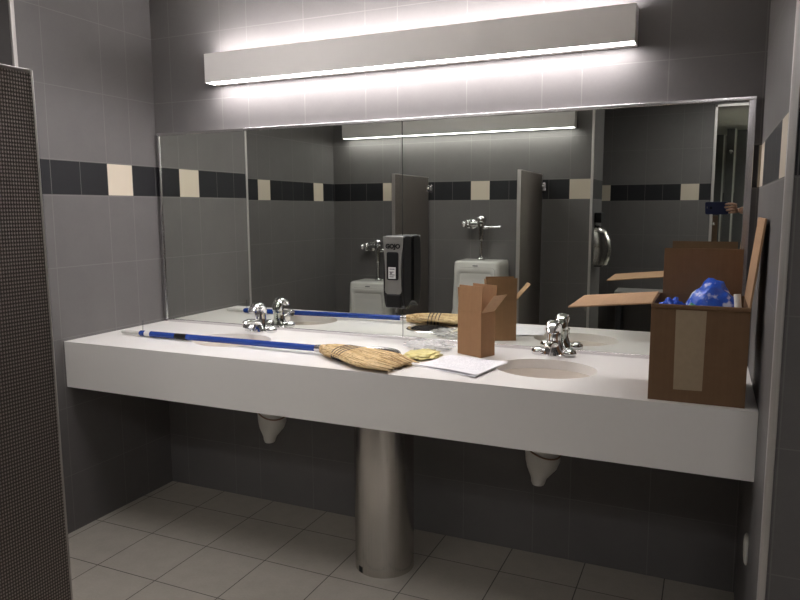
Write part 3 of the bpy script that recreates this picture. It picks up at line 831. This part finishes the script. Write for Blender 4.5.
def screen(label, x):
    r = thing('urinal_screen', label, 'partition', (x, YR, .32), 'steel screens between the urinals'); ROOT[r.name] = Vector((0, 0, 0))
    y0, y1, z0, z1 = .045, .684, 0, 1.35
    MB().box(-.011, .011, y0, y1 - .004, z0, z1 - .004).build('panel', M['screen'], r)
    e = MB().box(-.013, .013, y1 - .005, y1, z0, z1).box(-.013, .013, y0, y1 - .005, z1 - .007, z1).box(-.013, .013, y0, y1 - .005, z0 - .008, z0)
    e.build('edge_trim', M['screen_edge'], r, bevel=.003)
    for z in (.12, 1.26):
        b = MB().box(-.028, .028, .0005, .006, z - .03, z + .03)
        b.box(-.018, -.0125, .006, .085, z - .022, z + .022).box(.0125, .018, .006, .085, z - .022, z + .022)
        k = b.build('wall_bracket', M['chrome_frame'], r, bevel=.0015)
        MB().lathe([(.011, 0), (.011, .004), (.007, .008), (.001, .009)], (0, 0, 0), 16, mat=Matrix.Translation((.0175, .06, z)) @ Matrix.Rotation(PI / 2, 4, 'Y')).build('screw_cap', M['chrome'], k, smooth='auto')
    return r
s1_ = screen('tall embossed steel urinal screen at the left edge of the view', 1.3816)
s1_.rotation_euler.x = .006; s1_.location.y += .0045
s2_ = screen('tall steel urinal screen mirrored above the soap dispenser', .482)

# ------------------------------------------------------------------ hand dryer and shelf
r = thing('hand_dryer', 'rounded chrome hand dryer mirrored right of the urinals', 'hand dryer', (XR, -2.70, 1.0))
mb = MB(); rings = []
for k in range(15):
    t = k / 14; z = 1.0 + .30 * t
    dp = .030 + .088 * math.sin(PI * (t * .72 + .22)) ** .8 if t < .98 else .02
    hw = .130 - .02 * abs(t - .45)
    if t > .85: hw -= .05 * ((t - .85) / .15) ** 2; dp -= .03 * ((t - .85) / .15) ** 2
    pts = []
    for i in range(21):
        a = PI * i / 20
        pts.append((XR + .001 + dp * math.sin(a) ** .7, -2.70 + hw * math.cos(a), z))
    rings.append(pts)
mb.loft(rings); mb.build('cover', M['dryer'], r, smooth='auto')
MB().box(XR + .0005, XR + .06, -2.77, -2.63, .985, .9995).build('air_outlet', M['steel_dark'], r, bevel=.004)
ds = MB().box(XR + .0005, XR + .05, -2.74, -2.60, 1.315, 1.39).build('wall_box', M['black'], bevel=.006)
tag(ds, 'small black wall box above the rounded chrome hand dryer', 'box')
sh = thing('wall_bench', 'low pale-edged bench along the far wall, mirrored below the box flap', 'bench', (2.0, YF, 0))
MB().box(XR + .03, 2.40, YF + .002, YF + .30, .655, .685).build('top', M['pale_tip'], sh, bevel=.003)
for x in (XR + .05, 2.34):
    MB().box(x, x + .04, YF + .03, YF + .27, 0, .6545).build('leg', M['stall'], sh)

# ------------------------------------------------------------------ the room beyond the opening
for i, (x0, x1, y, top, lab) in enumerate(((2.06, 2.655, -7.05, 2.33, 'tall dark stall panel beyond the opening, topmost edge lowest'), (2.668, 2.775, -6.85, 2.38, 'narrow dark stall post panel beyond the opening'), (2.79, 3.6, -7.05, 2.38, 'wide dark stall panel beyond the opening, right of the narrow one'))):
    rr = thing('stall_panel', lab, 'partition', ((x0 + x1) / 2, y, 0), 'dark stall panels beyond the opening')
    MB().box(x0, x1 - .02, y - .02, y + .02, .0, top).build('panel', M['stall'], rr)
    MB().box(x1 - .0198, x1, y - .022, y + .022, .0, top).build('edge_strip', M['stall_lt'], rr)
    if i == 1: MB().lathe([(.02, 0), (.012, .02), (.022, .04), (.001, .05)], (0, 0, 0), 16, mat=Matrix.Translation((2.72, y + .02, 2.1)) @ Matrix.Rotation(-PI / 2, 4, 'X')).build('coat_hook', M['chrome'], rr, smooth='auto')
wd = thing('wooden_cabinet', 'dark brown wooden cabinet standing just inside the framed opening', 'cabinet', (2.35, -6.3, 0))
MB().box(2.06, 2.61, -6.5, -6.1, .0, 1.33).build('body', M['wood'], wd, bevel=.004)
MB().lathe([(.014, 0), (.018, .02), (.001, .026)], (0, 0, 0), 16, mat=Matrix.Translation((2.565, -6.1, 1.24)) @ Matrix.Rotation(-PI / 2, 4, 'X')).build('knob', M['chrome'], wd, smooth='auto')

# ------------------------------------------------------------------ person holding the phone
def cam_axes():
    yaw, pitch, roll = 0.42021184, 0.13050658, -0.0044994
    cy, sy = math.cos(yaw), math.sin(yaw); cp, sp = math.cos(pitch), math.sin(pitch)
    f = Vector((-sy * cp, cy * cp, -sp)); r = Vector((cy, sy, 0)); u = r.cross(f)
    return (r * math.cos(roll) + u * math.sin(roll)), f, (u * math.cos(roll) - r * math.sin(roll))
CX, CY, CZ = cam_axes(); EYE = Vector((2.5295, -2.7022, 1.42))
def PH(x, y, z): return EYE + CX * x + CY * y + CZ * z       # phone frame: x along it, y out of its back, z up
ph = thing('phone', 'dark blue phone held sideways by the person, seen in the mirror', 'phone', PH(.035, -.006, 0))
def plate(x0, x1, z0, z1, r, y0, y1):
    o = rrect(x0, x1, z0, z1, r, 6)
    return MB().loft([[PH(a, y0, b) for a, b in o], [PH(a, y1, b) for a, b in o]])
plate(-.042, .120, -.046, .042, .010, -.0120, -.0035).build('case', M['phone'], ph, bevel=.002)
plate(-.040, .118, -.044, .040, .009, -.0126, -.0121).build('display', M['glass_dark'], ph)
a = MB(); rings = []
for q, y in ((.0095, -.0036), (.0095, -.0026), (.0070, -.0026), (.0068, -.0030)):
    rings.append([PH(q * math.cos(2 * PI * k / 24), y, q * math.sin(2 * PI * k / 24)) for k in range(24)])
a.loft(rings); a.build('camera_lens', M['glass_dark'], ph)
plate(-.030, -.024, -.004, .010, .002, -.0036, -.0031).build('flash', M['label_grey'], ph)

pr = thing('person', 'person in dark clothes beside the mirror edge, bare hand holding out the phone', 'person', (3.30, -3.14, 0))
def skin_into(mb, pts, edges, root, sub=2):
    me = bpy.data.meshes.new('t'); me.from_pydata([p for p, r in pts], edges, [])
    o = bpy.data.objects.new('t', me); COL.objects.link(o)
    o.modifiers.new('s', 'SKIN')
    for i, (p, r) in enumerate(pts):
        v = me.skin_vertices[0].data[i]; v.radius = r if isinstance(r, tuple) else (r, r); v.use_root = (i == root)
    s = o.modifiers.new('u', 'SUBSURF'); s.levels = sub; s.render_levels = sub
    dg = bpy.context.evaluated_depsgraph_get()
    m2 = bpy.data.meshes.new_from_object(o.evaluated_get(dg)); mb.bm.from_mesh(m2)
    COL.objects.unlink(o); bpy.data.objects.remove(o); bpy.data.meshes.remove(m2); bpy.data.meshes.remove(me)
    return mb
wrist = PH(.232, -.060, -.040); elbow = Vector((2.985, -2.960, 1.235)); shl = Vector((3.130, -3.080, 1.43))
palm = PH(.180, -.030, -.010)
cx_, cy0 = 3.30, -3.14
shr = Vector((3.47, -3.20, 1.43)); elr = Vector((3.55, -3.22, 1.15)); wrr = Vector((3.52, -3.10, .92)); hdr = Vector((3.50, -3.06, .83))
V = Vector
B = [(V((cx_, cy0, .96)), (.135, .105)), (V((cx_, cy0, 1.12)), (.125, .10)), (V((cx_, cy0, 1.30)), (.15, .105)), (V((cx_, cy0, 1.42)), (.11, .08)), (V((cx_ - .01, cy0 + .005, 1.50)), .052), (V((cx_ - .02, cy0 + .02, 1.58)), .052),
     (shl, .056), (elbow, .042), (wrist, (.029, .024)), (palm, (.036, .022)),
     (shr, .056), (elr, .042), (wrr, .028), (hdr, (.038, .022)),
     (V((cx_ - .095, cy0, .88)), .088), (V((cx_ - .105, cy0 + .01, .50)), .058), (V((cx_ - .11, cy0 - .01, .09)), .042), (V((cx_ - .13, cy0 + .13, .045)), (.04, .03)),
     (V((cx_ + .095, cy0, .88)), .088), (V((cx_ + .105, cy0 + .01, .50)), .058), (V((cx_ + .11, cy0 - .01, .09)), .042), (V((cx_ + .12, cy0 + .13, .045)), (.04, .03))]
E_ = [(0, 1), (1, 2), (2, 3), (3, 4), (4, 5), (3, 6), (6, 7), (7, 8), (8, 9), (3, 10), (10, 11), (11, 12), (12, 13), (0, 14), (14, 15), (15, 16), (16, 17), (0, 18), (18, 19), (19, 20), (20, 21)]
mb = skin_into(MB(), B, E_, 0)
# fingers of the hand on the phone: over the back of the case, unequal and bent
F = [[(.172, -.010, .018), (.152, .006, .030), (.128, .0085, .030), (.108, .0065, .027)],
     [(.175, -.008, .004), (.153, .010, .010), (.126, .0095, .008), (.103, .0060, .006)],
     [(.178, -.012, -.012), (.158, .008, -.010), (.134, .0095, -.013), (.114, .0060, -.015)],
     [(.182, -.018, -.026), (.165, .000, -.028), (.146, .0070, -.030), (.130, .0055, -.032)]]
R_ = [.0092, .0088, .0082, .0068]
for fi, rad in zip([[PH(*q) for q in f] for f in F], ([.0098, .0092, .0085, .0068], [.0100, .0094, .0086, .0070], [.0096, .0090, .0082, .0066], [.0086, .0080, .0072, .0058])):
    tip = fi[-1] + (fi[-1] - fi[-2]).normalized() * .006
    mb.tube(fi + [tip], rad + [.003], 14)
th_ = [PH(*q) for q in ((.190, -.045, -.018), (.160, -.034, -.020), (.132, -.024, -.012), (.108, -.0215, -.004))]
mb.tube(th_ + [th_[-1] + (th_[-1] - th_[-2]).normalized() * .007], [.013, .0115, .0100, .0085, .004], 14)
# relaxed hand at the side
for i, (dx, ln) in enumerate(((-.026, .062), (-.009, .070), (.009, .066), (.025, .052))):
    b0 = hdr + V((dx * .5, dx * .8 + .004, -.02)); m1 = b0 + V((0, .012, -ln * .55)); m2 = m1 + V((-.008, .004, -ln * .4))
    mb.tube([b0, m1, m2, m2 + V((-.008, -.002, -.012))], [.010, .0092, .0080, .0040], 12)
b0 = wrr.lerp(hdr, .6); mb.tube([b0, b0 + V((-.020, .030, -.035)), b0 + V((-.024, .040, -.065)), b0 + V((-.024, .042, -.073))], [.0125, .0110, .0090, .004], 12)
# head, turned towards the phone
hc = V((cx_ - .03, cy0 + .035, 1.655)); look = (PH(.03, -.02, 0) - hc); look.z = -.02; look.normalize()
lx = look.cross(V((0, 0, 1))).normalized(); lz = lx.cross(look)
def HD(x, y, z): return hc + lx * x + look * y + lz * z
h = MB(); bmesh.ops.create_icosphere(h.bm, subdivisions=4, radius=1)
for v in h.bm.verts:
    x, y, z = v.co
    w_ = .074 * (1 - .22 * max(0, -z) ** 1.3); d_ = .095
    px, py, pz = x * w_, y * d_ * (1 - .12 * max(0, -z) * (1 if y < 0 else .3)), z * .115
    if y > 0:                                                   # face
        py += .024 * math.exp(-((px / .011) ** 2)) * math.exp(-(((pz + .014) / .020) ** 2))           # nose
        py -= .010 * math.exp(-(((abs(px) - .031) / .014) ** 2)) * math.exp(-(((pz - .006) / .013) ** 2))  # eye sockets
        py += .006 * math.exp(-((px / .020) ** 2)) * math.exp(-(((pz + .050) / .010) ** 2))           # lips
        py += .008 * math.exp(-((px / .022) ** 2)) * math.exp(-(((pz + .088) / .016) ** 2))           # chin
    v.co = HD(px, py, pz)
t_ = bpy.data.meshes.new('t'); h.bm.to_mesh(t_); h.bm.free(); mb.bm.from_mesh(t_); bpy.data.meshes.remove(t_)
for s in (-1, 1):                                               # ears
    mb.tube([HD(s * .070, -.004, -.028), HD(s * .078, -.012, -.008), HD(s * .080, -.014, .012), HD(s * .072, -.004, .026)], [.006, .010, .012, .006], 10, flat=.6)
mb.build('body', M['skin'], pr, smooth=True)
for s in (-1, 1):
    e = MB(); bmesh.ops.create_uvsphere(e.bm, u_segments=14, v_segments=10, radius=.0095)
    for v in e.bm.verts: v.co = HD(s * .031, .073, .006) + v.co
    e.build('eye', M['label_white'], pr, smooth=True)
    e = MB(); bmesh.ops.create_uvsphere(e.bm, u_segments=12, v_segments=8, radius=.0050)
    for v in e.bm.verts: v.co = HD(s * .031, .0788, .0055) + v.co
    e.build('iris', M['hair'], pr, smooth=True)
h = MB(); bmesh.ops.create_icosphere(h.bm, subdivisions=4, radius=1)
kill = []
for v in h.bm.verts:
    x, y, z = v.co
    if (y > .25 and z < .55 + .3 * (y - .5)) or z < -.55: kill.append(v)
    k = 1 + .02 * noise.noise(v.co * 6)
    v.co = HD(x * .080 * k, y * .101 * k - .003, z * .121 * k + .001)
bmesh.ops.delete(h.bm, geom=kill, context='VERTS')
ho = h.build('hair', M['hair'], pr, smooth=True)
so = ho.modifiers.new('s', 'SOLIDIFY'); so.thickness = .008; so.offset = 0
# clothes
def grow(i, k):
    p, r = B[i]; return (p, tuple(q + k for q in r) if isinstance(r, tuple) else r + k)
def ring(cx, cy, z, a, b, n=36): return [V((cx + a * math.cos(2 * PI * k / n), cy + b * math.sin(2 * PI * k / n), z)) for k in range(n)]
g = MB()
g.loft([ring(cx_, cy0, z, a, b) for z, a, b in ((.93, .178, .138), (.96, .180, .140), (1.05, .172, .132), (1.20, .176, .132), (1.33, .192, .136), (1.41, .190, .122), (1.455, .150, .098), (1.485, .085, .074), (1.50, .068, .066), (1.502, .060, .058))], True, False)
for sh, el in ((shl, elbow), (shr, elr)):
    inn = sh.lerp(V((cx_, cy0, 1.38)), .45)
    g.tube([inn, sh, sh.lerp(el, .25), sh.lerp(el, .52), sh.lerp(el, .53)], [.082, .076, .068, .064, .054], 24)
g.build('shirt', M['shirt'], pr, smooth='auto')
g = MB()
g.loft([ring(cx_, cy0, z, a, b) for z, a, b in ((1.0, .160, .122), (.96, .168, .128), (.88, .184, .134), (.82, .180, .124), (.78, .12, .08))])
for i in (14, 18):
    h_, k_, a_ = B[i][0], B[i + 1][0], B[i + 2][0]
    g.tube([h_ + V((0, 0, .04)), h_ - V((0, 0, .12)), k_, k_.lerp(a_, .5), a_, a_ - V((0, 0, .03))], [.098, .098, .078, .074, .066, .066], 24, upv=(0, 1, 0))
g.build('trousers', M['trousers'], pr, smooth='auto')
for s, i in ((-1, 16), (1, 20)):
    b = B[i][0]; d_ = B[i + 1][0] - b; d_.z = 0; d_.normalize(); sd2 = V((-d_.y, d_.x, 0)); g = MB(); rings = []
    for z, k in ((.001, 1.0), (.02, 1.04), (.04, .98), (.062, .80), (.085, .52)):
        rg = []
        for j in range(28):
            a = 2 * PI * j / 28; l_ = math.cos(a); 
            q = V((b.x, b.y, 0)) + d_ * ((.075 + .135 * l_) * (k if l_ > 0 else 1)) + sd2 * (.048 * math.sin(a) * (1 if k > .9 else .9)); q.z = z * (1 if l_ < .2 else 1 - .35 * l_)
            rg.append(q)
        rings.append(rg)
    g.loft(rings); g.build('shoe', M['shoe'], pr, smooth='auto')

# ------------------------------------------------------------------ camera, world, colour
cam_d = bpy.data.cameras.new('camera'); cam = bpy.data.objects.new('camera', cam_d); COL.objects.link(cam)
yaw, pitch, roll = 0.42021184, 0.13050658, -0.0044994
cy_, sy_ = math.cos(yaw), math.sin(yaw); cp_, sp_ = math.cos(pitch), math.sin(pitch)
fwd = Vector((-sy_ * cp_, cy_ * cp_, -sp_)); rt = Vector((cy_, sy_, 0)); up = rt.cross(fwd)
rt2 = rt * math.cos(roll) + up * math.sin(roll); up2 = up * math.cos(roll) - rt * math.sin(roll)
R = Matrix((rt2, up2, -fwd)).transposed().to_4x4()
cam.matrix_world = Matrix.Translation((2.5295, -2.7022, 1.42)) @ R
cam_d.sensor_fit = 'HORIZONTAL'; cam_d.sensor_width = 36; cam_d.lens = 36 * 690.5 / 800
cam_d.clip_start = .002; cam_d.clip_end = 50
sc.camera = cam
w = bpy.data.worlds.new('world'); sc.world = w; w.use_nodes = True
w.node_tree.nodes['Background'].inputs[0].default_value = (0.5, 0.5, 0.5, 1)
w.node_tree.nodes['Background'].inputs[1].default_value = 0.005
vs_ = sc.view_settings
vs_.view_transform = 'Standard'; vs_.look = 'None'; vs_.exposure = 1.65; vs_.gamma = 1.0; vs_.use_curve_mapping = False
sc.cycles.max_bounces = 10; sc.cycles.diffuse_bounces = 5; sc.cycles.glossy_bounces = 6
sc.cycles.sample_clamp_indirect = 6
